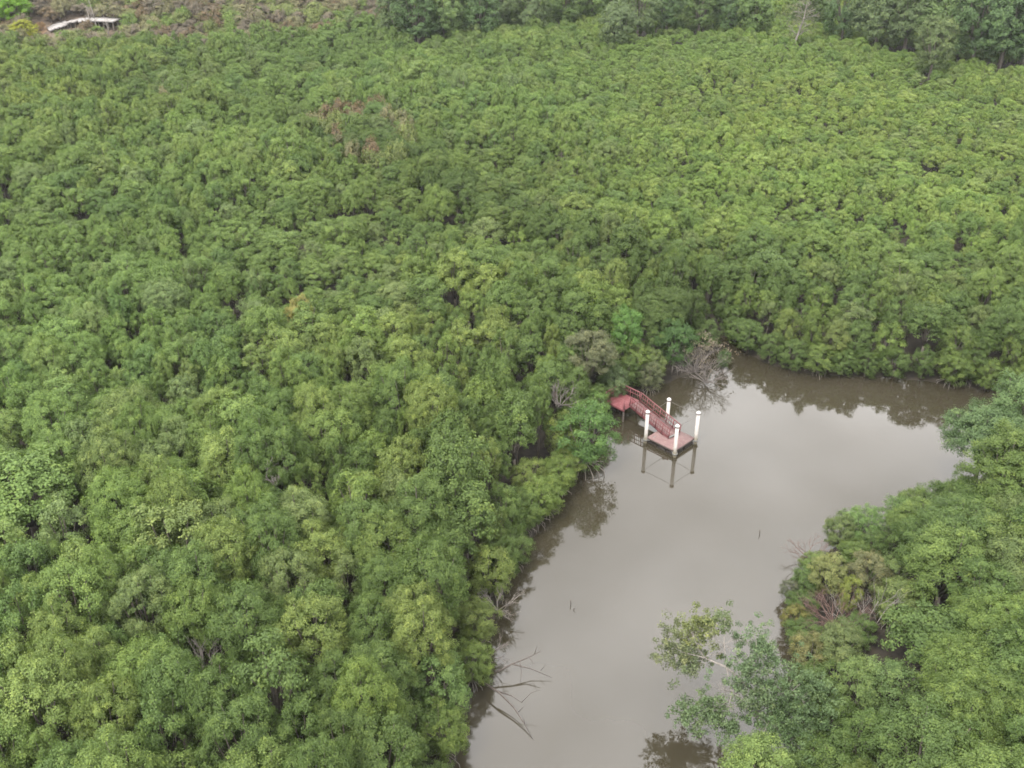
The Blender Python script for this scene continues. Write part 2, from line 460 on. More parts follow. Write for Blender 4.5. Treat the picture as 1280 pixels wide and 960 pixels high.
def prop_roots_mb(seed, R, n):
    rng = random.Random(seed); mb = MB()
    for i in range(n):
        a = 2 * math.pi * (i + rng.random() * .7) / n
        r = R * rng.uniform(.45, 1.0); h = rng.uniform(.35, .75)
        ca, sa = math.cos(a), math.sin(a)
        mb.tube([(.05 * ca, .05 * sa, h), (r * .55 * ca, r * .55 * sa, h * .85), (r * .9 * ca, r * .9 * sa, h * .4), (r * ca, r * sa, -.7)], [.035, .032, .03, .024], 4)
    return mb

PROTO = {}        # kind -> list of dicts(crown, trunk, roots, R, h)
def add_proto(kind, crown, trunk, R, h, roots=None):
    PROTO.setdefault(kind, []).append(dict(crown=crown, trunk=trunk, R=R, h=h, roots=roots))
# low mangrove: rounded bush crown about 3 m across and 5 m high
for i in range(8):
    rng = random.Random(i)
    R = rng.uniform(1.45, 1.7); h = rng.uniform(4.6, 5.4)
    me, C, Q = crown_mesh(100 + i, R, 1.5, h, rng.choice((15, 17, 19)), .52, 13, 44, .115, .062, tr=.27)
    add_proto('low', me, trunk_mb(i, C[:6], Q, .10).mesh('trunk', M_BARK), R, h)
# broad tree: several rounded heads, about 5 m across and 8 m high
for i in range(7):
    rng = random.Random(50 + i)
    R = rng.uniform(2.5, 3.0); h = rng.uniform(7.4, 8.4)
    me, C, Q = crown_mesh(200 + i, R, 2.6, h, rng.choice((26, 30, 34)), .78, 21, 52, .115, .06, tr=.33)
    add_proto('broad', me, trunk_mb(20 + i, C[:9], Q, .17).mesh('trunk', M_BARK), R, h)
# shore tree: foliage down to the water and arched roots
for i in range(5):
    rng = random.Random(80 + i)
    R = rng.uniform(1.9, 2.3); h = rng.uniform(4.3, 5.2)
    me, C, Q = crown_mesh(300 + i, R, .35, h, 26, .66, 15, 42, .115, .062, low=-.9)
    add_proto('shore', me, trunk_mb(40 + i, C[:8], Q, .12).mesh('trunk', M_BARK), R, h, prop_roots_mb(i, R * .8, 16).mesh('prop_roots', M_ROOT))
# tall tree behind the swamp
for i in range(5):
    rng = random.Random(120 + i)
    R = rng.uniform(4.0, 4.8); h = rng.uniform(12, 13.5)
    me, C, Q = crown_mesh(400 + i, R, 1.6, h, 34, 1.35, 20, 26, .28, .16, tr=.55, low=-.8)
    add_proto('tall', me, trunk_mb(60 + i, C[:12], Q, .28).mesh('trunk', M_BARK), R, h)
# dry scrub: grey-brown twigs with thin foliage
for i in range(4):
    rng = random.Random(150 + i)
    R, h = 1.6, 2.9
    me, C, Q = crown_mesh(500 + i, R, .4, h, 13, .58, 10, 20, .18, .10, tr=.36, low=-.7)
    tb = trunk_mb(80 + i, C, Q, .07)
    twig_bush(tb, rng, (0, 0, .2), 7, 1.3, .035, .8, 1.0, 2)
    add_proto('scrub', me, tb.mesh('trunk', M_TWIG), R, h)

# ------------------------------------------------------------------ where trees stand
DOCK = Vector((12.70, 68.51))
rnd = random.Random(7)
def region(x, y):
    """Weights and sizes of the canopy at (x, y)."""
    d = float(creek_dist(np.array([x]), np.array([y]))[0])
    return d
def line_dist(P, x, y):
    d = np.full(np.shape(x), 1e9)
    for (ax, ay), (bx, by) in zip(P, P[1:]):
        ex, ey = bx - ax, by - ay
        t = np.clip(((x - ax) * ex + (y - ay) * ey) / (ex * ex + ey * ey), 0, 1)
        d = np.minimum(d, np.hypot(x - ax - t * ex, y - ay - t * ey))
    return d
SEEDS = []                                   # bushes that line the water's edge, and low shrubs on the headland tip
def bank_line(pts_, step, off):
    p = [Vector(q) for q in pts_]
    left = 0.0
    for a, b in zip(p, p[1:]):
        L = (b - a).length; d = (b - a) / L; n_ = Vector((-d.y, d.x))
        t = left
        while t < L:
            c = a + d * t + n_ * rnd.uniform(*off)
            SEEDS.append((c.x, c.y)); t += step * rnd.uniform(.7, 1.3)
        left = t - L
bank_line(P_left[1:], 1.45, (.15, .75))
bank_line(P_far, 1.2, (.03, .35))
bank_line(P_right[2:-1], 1.45, (.1, .7))
N_BANK = len(SEEDS)
for px, py in ((1012, 756), (1030, 742), (1022, 772), (1018, 798), (1032, 812), (1050, 826), (1070, 800), (1076, 776), (1086, 750), (1060, 742), (1046, 742), (1100, 730), (1080, 820),
               (1096, 790), (1110, 760), (1066, 704), (1090, 694), (1110, 700), (1040, 700), (1026, 716), (1028, 845), (1050, 850)):
    SEEDS.append(at(px, py, .8))
def scatter():
    """Dart throwing with a spacing that follows the canopy; returns arrays."""
    r = np.random.default_rng(11)
    n = 230000
    y = 14 + (330 - 14) * np.sqrt(r.random(n)) if False else r.uniform(14, 330, n)
    half = 0.53 * y + 16
    x = r.uniform(-1, 1, n) * half.max()
    k = np.abs(x) < half
    x = np.concatenate([[p[0] for p in SEEDS], x[k]]); y = np.concatenate([[p[1] for p in SEEDS], y[k]])
    d = creek_dist(x, y)
    keep = d > 0.02
    x, y, d = x[keep], y[keep], d[keep]
    right = (x > 8) & (line_dist(P_right[2:], x, y) < line_dist(P_left[1:], x, y)) & (line_dist(P_right[2:], x, y) < line_dist(P_far, x, y))
    hl = hill(x, y)
    # crown diameter wanted here
    big = sstep(74, 48, y) * (x < 16)
    fine = sstep(90, 115, y) * sstep(2, 25, x + (y - 110) * .05)
    nz = vnoise(x, y, 13, 21); nz2 = vnoise(x, y, 5, 22)
    s = 2.25 - 0.60 * fine + 0.75 * big * (0.3 + nz) + 0.35 * (nz2 - .5)
    s = np.where(right, 3.2 + 1.0 * (nz2 - .5), s)
    s = np.where(d < 2.2, np.minimum(s, 1.9), s)
    s = np.where(hl > 1.2, 2.1, s)
    s *= np.clip(np.exp(r.normal(0, .28, len(s))), .64, 1.85)
    cell = 1.5; grid = {}
    out = []
    for i in range(len(x)):
        xi, yi, si = x[i], y[i], s[i] * 0.77
        cx, cy = int(xi // cell), int(yi // cell)
        ok = True
        m = 3
        for a in range(cx - m, cx + m + 1):
            for b in range(cy - m, cy + m + 1):
                for j in grid.get((a, b), ()):
                    sj = s[j] * 0.77
                    q = (si + sj) * .5
                    if (x[j] - xi) ** 2 + (y[j] - yi) ** 2 < q * q:
                        ok = False; break
                if not ok: break
            if not ok: break
        if ok:
            grid.setdefault((cx, cy), []).append(i); out.append(i)
    o = np.array(out)
    return x[o], y[o], s[o], d[o], hl[o], right[o], fine[o], big[o]
X, Y, SP, D, HL, RIGHT, FINE, BIG = scatter()
NT = len(X)
rg = np.random.default_rng(5)
u1, u2, u3, u4 = (rg.random(NT) for _ in range(4))

# clearings: the dock with its gangway, the walkway on the hill, hand-placed trees
DROP = np.zeros(NT, bool)
def clear(cx, cy, r):
    DROP[(X - cx) ** 2 + (Y - cy) ** 2 < r * r] = True

# the old drainage line that runs from the inlet into the forest: darker and ragged
_l = [Vector(at(px, py, 3.5)) for px, py in ((893, 420), (800, 345), (700, 300), (620, 268), (520, 215), (430, 170), (300, 150), (180, 130))]
LINE = np.zeros(NT)
for a_, b_ in zip(_l, _l[1:]):
    e_ = b_ - a_; t_ = np.clip(((X - a_.x) * e_.x + (Y - a_.y) * e_.y) / e_.length_squared, 0, 1)
    LINE = np.maximum(LINE, sstep(5.5, 1.5, np.hypot(X - a_.x - t_ * e_.x, Y - a_.y - t_ * e_.y)))
# kind, scale, tint of each tree
KIND = np.full(NT, 'low', dtype=object)
KIND[(BIG > .25) & (u1 < .20 + .45 * BIG) & (vnoise(X, Y, 9, 31) > .38)] = 'broad'
KIND[RIGHT & (u1 < .8)] = 'broad'
KIND[(LINE > .35) & (u1 < .35)] = 'broad'
KIND[(u1 < .10) & (vnoise(X, Y, 11, 35) > .5) & (FINE < .5)] = 'broad'
KIND[(D < 2.4)] = 'shore'
SCRUB = (HL > 1.2 + 1.5 * (vnoise(X, Y, 8, 33) - .5)) & (X < -22 + 14 * (vnoise(X, Y, 14, 34) - .5))
KIND[SCRUB] = 'scrub'
DEAD = np.zeros(NT, bool)                    # half-dead thin bushes in the canopy
for px, py, r in ((428, 172, 3.6), (448, 188, 3.6), (470, 200, 3.8), (486, 212, 2.8), (400, 160, 2.8), (480, 160, 4.0), (440, 150, 3.0), (500, 190, 3.0), (640, 275, 2.0), (215, 142, 3.0), (130, 92, 2.6), (770, 345, 1.6)):
    cx, cy = at(px, py, 3.0)
    DEAD |= ((X - cx) ** 2 + (Y - cy) ** 2 < r * r) & (u2 < .56)
KIND[DEAD] = 'scrub'
FRINGE = np.zeros(NT, bool)                # low shrubs on the tip of the headland
for px, py in ((1000, 770), (1015, 740), (1030, 760), (1045, 780), (1060, 760), (1040, 800), (1060, 790), (1030, 720), (1060, 730), (1080, 750), (1015, 800), (1035, 825), (1085, 722), (1100, 700)):
    cx, cy = at(px, py, .8); FRINGE |= (X - cx) ** 2 + (Y - cy) ** 2 < 1.7 ** 2
KIND[FRINGE] = 'shore'
PR = rg.integers(0, 100, NT)
SC = np.zeros((NT, 3))
n6 = vnoise(X, Y, 6, 41); n18 = vnoise(X, Y, 18, 42); n3 = vnoise(X, Y, 3, 43); n40 = vnoise(X, Y, 40, 44)
for i in range(NT):
    ps = PROTO[KIND[i]]; p = ps[PR[i] % len(ps)]
    want = SP[i] * (1.0 + .30 * u2[i])
    if KIND[i] == 'broad': want = (4.2 if RIGHT[i] else 3.3) + 1.6 * u2[i]
    if KIND[i] == 'shore': want = 2.3 + 1.1 * u2[i]
    if KIND[i] == 'scrub': want = 2.6 + 2.0 * u2[i]
    k = want / (2 * p['R'])
    hh = {'low': 5.2 - 1.7 * FINE[i] + 1.6 * BIG[i] + (2.2 - .9 * FINE[i]) * (n6[i] - .5) + (2.6 - 1.2 * FINE[i]) * (n18[i] - .5) + (1.5 - .7 * FINE[i]) * (u3[i] - .5) + .7 * (SP[i] - 2.2) + 1.5 * LINE[i],
          'broad': (6.9 if BIG[i] > .2 or RIGHT[i] else 5.2) + 2.0 * u3[i] + 1.6 * (n18[i] - .5), 'shore': 2.3 + min(1.8, .9 * D[i]) + 1.2 * u3[i], 'scrub': 2.0 + 2.2 * u3[i] ** 2 + (2.8 if DEAD[i] else 0)}[KIND[i]]
    if FRINGE[i]: hh = 1.5 + 1.2 * u3[i]; k = (1.9 + .8 * u2[i]) / (2 * p['R'])
    if RIGHT[i] and KIND[i] == 'low': hh = 5.2 + u3[i]
    if RIGHT[i] and Y[i] > 47 and X[i] < 32.5: hh = min(hh, 2.5 + .5 * D[i] + .6 * u3[i])
    SC[i] = (k, k, hh / p['h'])
RZ = rg.random(NT) * 2 * math.pi
PAL = {'mid': (.104, .154, .043), 'yellow': (.140, .184, .055), 'dark': (.064, .110, .036), 'grey': (.116, .150, .066), 'lime': (.118, .178, .045),
       'olive': (.120, .148, .054), 'gold': (.21, .17, .06), 'rust': (.118, .090, .058), 'straw': (.145, .142, .082), 'mauve': (.122, .106, .084)}
TINT = np.zeros((NT, 3)); LOOK = np.empty(NT, dtype=object)
for i in range(NT):
    q = u4[i]
    if DEAD[i]:
        lk = 'rust' if q < .40 else 'olive' if q < .75 else 'straw'
    elif KIND[i] == 'scrub':
        lk = 'straw' if q < .24 else 'mauve' if q < .50 else 'rust' if q < .62 else 'olive' if q < .86 else 'mid'
    else:
        a = .14 + .55 * (n18[i] - .5) + .25 * (n6[i] - .5) + .14 * FINE[i] + .08 * BIG[i]      # yellow share
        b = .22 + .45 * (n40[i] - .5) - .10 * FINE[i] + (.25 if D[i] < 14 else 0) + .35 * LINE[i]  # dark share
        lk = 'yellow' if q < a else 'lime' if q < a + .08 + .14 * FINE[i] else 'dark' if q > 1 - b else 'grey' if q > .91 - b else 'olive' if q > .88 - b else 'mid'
    LOOK[i] = lk
    c = np.array(PAL[lk]) * (0.86 + .28 * rg.random()) 
    if KIND[i] != 'scrub':
        c = c * .55 + np.array(PAL['mid']) * .45
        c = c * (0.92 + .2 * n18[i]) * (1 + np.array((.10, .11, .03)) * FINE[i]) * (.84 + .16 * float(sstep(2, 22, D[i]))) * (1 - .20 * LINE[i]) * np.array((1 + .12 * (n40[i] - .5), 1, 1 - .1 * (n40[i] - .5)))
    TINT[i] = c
for px, py, r in ((178, 128, 2.2), (192, 138, 2.0), (232, 140, 2.6), (388, 150, 2.4), (208, 160, 1.8), (105, 92, 1.6)):
    cx, cy = at(px, py, 3.0)
    DROP[((X - cx) ** 2 + (Y - cy) ** 2 < r * r) & (u2 < .62)] = True
# ragged gaps where mud shows between crowns
DROP |= (vnoise(X, Y, 3.2, 51) > .94) & (D > 4)
DROP |= (LINE > .55) & (u2 < .14)
exec_specials = []

# ------------------------------------------------------------------ floating dock, gangway, landing
E1 = Vector((.7071, -.7071, 0)); E2 = Vector((.7071, .7071, 0)); UP = Vector((0, 0, 1))
A3 = (E1, E2, UP)
DC = Vector((DOCK.x, DOCK.y, 0))
LX, LY = 2.78, 2.62
def dk(a, b, z): return DC + E1 * a + E2 * b + UP * z
dock = empty("floating_dock", (DC.x, DC.y, 0))
tag(dock, "square pink-boarded floating dock on dark floats between four white piles", "dock")
mb = MB()
for b in (-LY / 2 + .04, LY / 2 - .04): mb.box(dk(0, b, .36), (LX, .08, .20), A3)
for a in (-LX / 2 + .04, LX / 2 - .04): mb.box(dk(a, 0, .36), (.08, LY - .166, .20), A3)
for a in (-.7, 0, .7): mb.box(dk(a, 0, .36), (.08, LY - .166, .18), A3)
mb.build("frame", M_WET, dock)
nb = 19
for i in range(nb):
    a = -LX / 2 + (i + .5) * LX / nb
    wdt = LX / nb - .018
    jz = rnd.uniform(-.003, .003)
    MB().box(dk(a, rnd.uniform(-.01, .01), .482 + jz), (wdt, LY + .04, .035), A3).build("plank", M_DECK, dock)
for a in (-.92, 0, .92):
    for b in (-.66, .66):
        MB().box(dk(a, b, .08), (.84, 1.15, .34), A3).build("float", M_FLOAT, dock, bevel=.03)
for a, b in ((-1, -1), (1, -1), (1, 1), (-1, 1)):
    mb = MB(); pa, pb = a * (LX / 2 + .03), b * (LY / 2 + .03)
    px_, py_ = a * (LX / 2 + .06), b * (LY / 2 + .06)
    mb.lathe(dk(px_, py_, .30), [(.18, -.05), (.22, -.05), (.22, .06), (.18, .06), (.18, -.05)], 14)
    mb.box(dk(a * (LX / 2 - .14), b * (LY / 2 - .14), .31), (.34, .34, .03), A3)
    mb.build("pile_ring", M_STEEL, dock)
for b in (-.9, .9):
    mb = MB(); mb.box(dk(-.95, b, .515), (.05, .10, .03), A3); mb.box(dk(-.95, b, .545), (.06, .26, .03), A3)
    mb.build("mooring_cleat", M_STEEL, dock, bevel=.008)

pile_spec = [(-1, -1, 3.02, "white sleeved pile at the dock corner next to the gangway side and shaded bank"),
             (1, -1, 3.00, "white sleeved pile at the outermost dock corner, towards the open lower creek"),
             (1, 1, 3.00, "white sleeved pile at the dock corner facing the wide open water"),
             (-1, 1, 3.00, "white sleeved pile behind the gangway, its foot hidden by the dock boards")]
TOPS = []
for a, b, top, lab in pile_spec:
    p = dk(a * (LX / 2 + .06), b * (LY / 2 + .06), 0)
    pl = empty("mooring_pile", (p.x, p.y, 0))
    tag(pl, lab, "pile", "white piles holding the floating dock")
    MB().lathe(p, [(.0, -1.6), (.145, -1.6), (.145, top - .30), (.0, top - .30)], 16).build("sleeve", M_WHITE, pl, smooth=False)
    MB().lathe(p, [(.0, top - .298), (.152, top - .298), (.152, top - .20), (.0, top - .20)], 16).build("band", M_BAND, pl)
    MB().lathe(p, [(.0, top - .198), (.175, top - .198), (.18, top - .12), (.09, top - .02), (.0, top)], 16).build("cap", M_CAP, pl)
    TOPS.append(p + UP * (top - .25))
mb = MB()
for i in range(4):
    p, q = TOPS[i], TOPS[(i + 1) % 4]
    d = (q - p).normalized() * .15
    p, q = p + d, q - d
    mb.tube([p.lerp(q, t) - UP * .07 * 4 * t * (1 - t) for t in (0, .15, .3, .5, .7, .85, 1)], .014, 5)
ro = mb.build("rope", M_ROPE)
tag(ro, "thin dark rope strung in a square between the four white pile tops", "rope")

# gangway
G0 = Vector((*at(793, 504, 1.22), 1.22)); G1 = Vector((12.98, 68.62, .56))
gd = (G1 - G0); gl = gd.length; gdn = gd.normalized(); gs = Vector((gdn.y, -gdn.x, 0)).normalized() * -1; gu = gdn.cross(gs) if gdn.cross(gs).z > 0 else gs.cross(gdn)
def gp(t, s, u): return G0 + gdn * (t * gl) + gs * s + gu * u
gang = empty("gangway", (G0.x, G0.y, 0))
tag(gang, "sloping red gangway with railings leading from the landing down to the floating dock", "gangway")
GW = 1.16
mb = MB()
for s in (-GW / 2 + .05, GW / 2 - .05): mb.bar(gp(0, s, -.09), gp(1, s, -.09), .07, .15)
mb.build("side_beam", M_RED, gang)
n = 26
for i in range(n):
    t0 = (i + .5) / n
    MB().box(gp(t0, 0, 0), (gl / n - .02, GW - .18, .03), (gdn, gs, gu)).build("plank", M_DECK, gang)
for s in (-GW / 2, GW / 2):
    mb = MB()
    mb.bar(gp(-.01, s, .88), gp(1.0, s, .88), .07, .06)
    mb.bar(gp(0, s, .48), gp(1, s, .48), .035, .05)
    mb.bar(gp(0, s, .10), gp(1, s, .10), .035, .10)
    for i in range(7):
        t = .012 + i / 6 * .976
        mb.bar(gp(t, s, -.12), gp(t, s, .848), .075, .075)
    rl = mb.build("railing", M_RAIL, gang)
    for i in range(6):
        for k in (1, 2):
            t = .012 + (i + k / 3) / 6 * .976
            MB().bar(gp(t, s, .15), gp(t, s, .848), .03, .035).build("baluster", M_RAIL, rl)
mb = MB(); mb.tube([gp(.99, -GW / 2, .06), gp(.99, GW / 2, .06)], .07, 8); mb.build("roller", M_STEEL, gang)

# fixed landing on posts at the edge of the trees
LC = Vector((*at(778, 501, 1.22), 0)); LZ = 1.22
land = empty("landing_platform", (LC.x, LC.y, 0))
tag(land, "raised red square landing platform half hidden by the bank trees", "platform")
HWL = 1.05                                  # half side of the square landing
nb = 14
for i in range(nb):
    b0 = -HWL + (i + .5) * 2 * HWL / nb
    MB().box(LC + E2 * b0 + UP * (LZ - .02), (2 * HWL, 2 * HWL / nb - .016, .04), A3).build("plank", M_RED, land)
CORN = [(1, -1), (1, 1), (-1, 1), (-1, -1)]
def ov(i, r, z): return LC + E1 * (CORN[i % 4][0] * r) + E2 * (CORN[i % 4][1] * r) + UP * z
mb = MB()
for s_ in (-HWL + .04, 0, HWL - .04): mb.box(LC + E2 * s_ + UP * (LZ - .13), (2 * HWL - .02, .07, .17), A3)
mb.build("joist", M_RED, land)
for i in range(4):
    MB().tube([ov(i, HWL - .14, -1.4), ov(i, HWL - .14, LZ - .06)], .08, 8).build("support_post", M_WET, land)
for i in (1, 2):                             # railings on the two sides away from the creek
    p, q = ov(i, HWL - .05, 0), ov(i + 1, HWL - .05, 0)
    mb = MB()
    mb.bar(p + UP * (LZ + .82), q + UP * (LZ + .82), .09, .06)
    mb.bar(p + UP * (LZ + .46), q + UP * (LZ + .46), .035, .05)
    for t in (0, .5, .97): mb.bar(p.lerp(q, t) + UP * (LZ + .002), p.lerp(q, t) + UP * (LZ + .79), .08, .08)
    rl = mb.build("railing", M_RAIL, land)
    for k in (1, 2, 3, 5, 6, 7):
        e = p.lerp(q, k / 8 * .97)
        MB().bar(e + UP * (LZ + .03), e + UP * (LZ + .79), .03, .035).build("baluster", M_RAIL, rl)
for i in (0, 3):                             # gate posts on the creek side
    MB().bar(ov(i, HWL - .06, LZ + .002), ov(i, HWL - .06, LZ + .86), .10, .10).build("gate_post", M_RAIL, land)
# boardwalk that leaves the landing into the trees
bw = empty("boardwalk", (7.0, 73.4, 0))
tag(bw, "narrow red boardwalk running from the landing back under the mangroves", "boardwalk")
B0 = LC + Vector((-1.1, .3, 0)); B1 = Vector((2.6, 74.2, 0)); bd = (B1 - B0).normalized(); bs = Vector((-bd.y, bd.x, 0))
bl = (B1 - B0).length
mbp = [MB(), MB()]
for i in range(int(bl / .2)):
    MB().box(B0 + bd * (.1 + i * .2) + UP * (LZ - .03), (.185, 1.2, .04), (bd, bs, UP)).build("plank", M_RED, bw)
for s in (-.5, .5): mbp[0].bar(B0 + bs * s + UP * (LZ - .13), B1 + bs * s + UP * (LZ - .13), .06, .14)
mbp[0].build("side_beam", M_RED, bw)
for i in range(6):
    for s in (-.5, .5):
        MB().tube([B0 + bd * (.6 + i * bl / 6) + bs * s - UP * .4, B0 + bd * (.6 + i * bl / 6) + bs * s + UP * (LZ - .2)], .07, 6).build("support_post", M_POSTWOOD, bw)
for a, b, r in ((12.7, 68.5, 4.6), (9.9, 71.3, 2.3), (9.0, 71.6, 1.9), (11.3, 70.0, 3.0)):
    clear(a, b, r)
# keep crowns off the sight line to landing and gangway
for px, py in ((776, 515), (784, 525), (770, 512)):
    for z in (1.0, 3.0): clear(*at(px, py, z), 1.3)

# ------------------------------------------------------------------ walkway on the hill
def hz(x, y): return float(ground_z(np.array([x]), np.array([y]))[0])
def on_ground(px, py, lift=0.0):
    """First point of the terrain (raised by lift) under a pixel."""
    z = 0.4
    for _ in range(40):
        x, y = at(px, py, z); z = .6 * z + .4 * (hz(x, y) + lift)
    return Vector((x, y, z))
pts = []
for k, (px, py) in enumerate(((60, 37), (70, 33), (84, 28), (98, 25.5), (112, 24.5), (128, 24.5), (146, 25.5))):
    pts.append((px, py))
A = on_ground(60, 38, .5)
WZ = A.z + 1.3
WP = []
for k, (px, py) in enumerate(pts):
    z = A.z + (WZ - A.z) * min(1, k / 3.0)
    x, y = at(px, py, z); WP.append(Vector((x, y, z)))
# even the depth out so that the deck curves gently in plan
def spline(P, n):
    o_ = []
    for i in range(len(P) - 1):
        a, b, c, d = P[max(i - 1, 0)], P[i], P[i + 1], P[min(i + 2, len(P) - 1)]
        for k in range(n):
            t = k / n
            o_.append(.5 * (2 * b + (c - a) * t + (2 * a - 5 * b + 4 * c - d) * t * t + (3 * b - a - 3 * c + d) * t ** 3))
    return o_ + [P[-1]]
WP = spline(WP, 3)
walk = empty("footbridge", (WP[3].x, WP[3].y, hz(WP[3].x, WP[3].y)))
tag(walk, "pale curved concrete footbridge on slender posts on the dry brown hillside", "footbridge")
for k in range(len(WP) - 1):
    p, q = WP[k], WP[k + 1]
    MB().bar(p, q + (q - p).normalized() * .03, 3.2, .30).build("deck_slab", M_CONC, walk)
for k in range(len(WP) - 1):
    p, q = WP[k], WP[k + 1]
    sd_ = (q - p).cross(UP).normalized()
    for t in (.5,):
        e = p.lerp(q, t)
        g = hz(e.x, e.y)
        for s in (-.85, .85):
            f = e + sd_ * s
            MB().tube([Vector((f.x, f.y, hz(f.x, f.y) - .3)), f - UP * .132], .13, 6).build("support_post", M_POSTWOOD, walk)
    clear((p.x + q.x) / 2, (p.y + q.y) / 2, 2.0)
    m_ = (p + q) / 2
    for e in (1.5, 3.6): clear(m_.x * (1 - e / 215), m_.y * (1 - e / 215), 1.6)
# trail of bare orange soil at its lower end
a_, b_ = on_ground(36, 34), on_ground(60, 39)
V, F = [], []
for i in range(9):
    t = i / 8; c = a_.lerp(b_, t)
    for j, s in enumerate((-1.6, -.8, 0, .8, 1.6)):
        yy = c.y + s * (1 + .25 * math.sin(i * 1.9)); V.append((c.x, yy, hz(c.x, yy) + .05 - .03 * abs(s)))
for i in range(8):
    for j in range(4): F.append((i * 5 + j, i * 5 + 5 + j, i * 5 + 6 + j, i * 5 + 1 + j))
tag(link("path", mesh_np("path", V, F, [M_DIRT], smooth=True)), kind='structure')
for t in (0, .5, 1):
    c = a_.lerp(b_, t); clear(c.x, c.y, 2.6)

# ------------------------------------------------------------------ single trees and bushes with a look of their own
TREES_GROUP = "mangrove trees round the creek"
def place(kind, loc, diam, h, tint, name, label, cat, group=None, rz=0.0, pi=0, var_trunk=None):
    ps = PROTO[kind]; p = ps[pi % len(ps)]
    k = diam / (2 * p['R'])
    o = empty(name, loc, rz, (k, k, h / p['h']))
    tag(o, label, cat, group)
    c = link("crown", p['crown'], o); c.matrix_parent_inverse = Matrix.Identity(4)
    c['tint'] = [float(v) for v in tint]
    t = link("trunk", p['trunk'], o); t.matrix_parent_inverse = Matrix.Identity(4)
    if p['roots'] is not None:
        r = link("prop_roots", p['roots'], o); r.matrix_parent_inverse = Matrix.Identity(4)
    return o

# tall trees along the top of the view
tall = [(498, 36, 'grey', .9, "tall blue-green tree, first of the tall row beyond the swamp"),
        (524, 44, 'dark', 1.0, "tall dense dark tree beside the blue-green one beyond the swamp"),
        (556, 40, 'mid', 1.0, "tall leafy green tree second in the dark clump beyond the swamp"),
        (598, 36, 'dark', .95, "tall tree with dark hollow base at the swamp's inner edge"),
        (622, 22, 'grey', .8, "pale grey-green tree behind the dark hollow tree beyond the swamp"),
        (664, 28, 'grey', .9, "slim pale tree standing forward of the tall row"),
        (706, 18, 'mid', .9, "green tall tree midway along the row beyond the swamp"),
        (740, 14, 'lime', .8, "light green tall tree midway along the far row"),
        (768, 44, 'grey', .75, "small grey tree with dark base standing forward of the far row"),
        (796, 30, 'grey', .9, "grey-green bushy tree next to the small grey one"),
        (832, 22, 'dark', .9, "dark tall tree behind the grey pair in the far row"),
        (872, 24, 'mid', .8, "mid green tree filling the low part of the far row"),
        (912, 26, 'dark', .85, "dark low tree before the pale-trunked feathery tree"),
        (940, 30, 'lime', .8, "light green tree beside the pale-trunked feathery tree"),
        (1050, 36, 'dark', 1.0, "dark round tree between feathery tree and the grey-green group"),
        (1092, 44, 'grey', 1.1, "broad grey-green tree in the large corner group"),
        (1128, 48, 'grey', 1.1, "tall grey-green tree with rounded top in the corner group"),
        (1160, 78, 'olive', .85, "olive tree forward of the corner group, lighter than its neighbours"),
        (1178, 56, 'mid', 1.25, "tallest pale-edged tree beside the black gap in the corner"),
        (1212, 66, 'dark', 1.25, "very dark tall tree over the shadowed gap in the corner"),
        (1246, 70, 'dark', 1.25, "dark wide tree beyond the shadowed gap"),
        (1274, 66, 'grey', 1.15, "tall grey tree cut off by the picture edge beyond the swamp"),
        (1010, 18, 'mid', 1.0, "green tree behind the feathery pale-trunked tree"),
        (880, 6, 'dark', 1.0, "dark tree at the very back of the far row"),
        (760, 6, 'mid', 1.0, "green tree at the very back, behind the small grey tree"),
        (600, 6, 'dark', 1.1, "dark tree at the very back, behind the hollow-based tree"),
        (1140, 14, 'mid', 1.1, "green tree at the back of the large corner group")]
for i, (px, py, lk, s, lab) in enumerate(tall):
    q = on_ground(px, py + 26)
    c = np.array(PAL[lk]) * .5 + np.array((.066, .112, .050)) * .4
    place('tall', q, 9.8 * s * (.9 + .2 * rnd.random()), 14.0 * s, c, "tall_tree", lab, "tree", "tall trees beyond the swamp", rnd.random() * 6, i)
    clear(q.x, q.y, 2.6 * s)
q = on_ground(990, 70)
o = empty("feathery_tree", q); tag(o, "thin grey feathery tree with a bare pale trunk before the far row", "tree")
mb = MB(); mb.tube([q + Vector((-.3, 0, -.3)), q + Vector((.3, 0, 3)), q + Vector((1.4, .2, 7.0)), q + Vector((1.6, .2, 10))], [.22, .19, .13, .05], 6)
rr = random.Random(3)
for z in (4, 5, 6, 7, 8, 9): twig_bush(mb, rr, q + Vector((.5 + (z - 3) * .2, .1, z)), 3, 1.5, .06, 1, .6, 2)
mb.build("trunk", M_PALE, o)
rng = np.random.default_rng(77)
Cc = rng.normal(size=(150, 3)) * (1.7, 1.5, 2.2) + np.array(q + Vector((1.1, .1, 7.6)))
V, F, var = leaf_cloud(rng, Cc, np.full(150, .5), 14, .24, .12)
cobj = link("crown", mesh_np("crown", V, F, [M_LEAF], var=var), o); cobj['tint'] = [.105, .108, .075]
clear(q.x, q.y, 2.0); clear(q.x + 1, q.y - 3, 1.8)

# bright bushes on the hill
for px, py, d_, h_, t_, lab in ((20, 30, 7.2, 5.6, (.10, .20, .02), "bright lime green bush below the dry hill, beside the footbridge path"),
                                (33, 50, 5.6, 3.8, (.21, .23, .03), "yellow-green bush just in front of the lime bush"),
                                (165, 30, 4.6, 3.0, (.15, .17, .07), "pale olive bush at the end of the footbridge"),
                                (52, 38, 2.0, 1.6, (.19, .125, .07), "small orange-brown dry shrub at the start of the footbridge")):
    q = on_ground(px, py); clear(q.x, q.y, d_ * .42)
    place('shore' if d_ > 3 else 'scrub', q, d_, h_, t_, "hill_bush", lab, "bush", "coloured bushes by the footbridge", rnd.random() * 6, int(px))
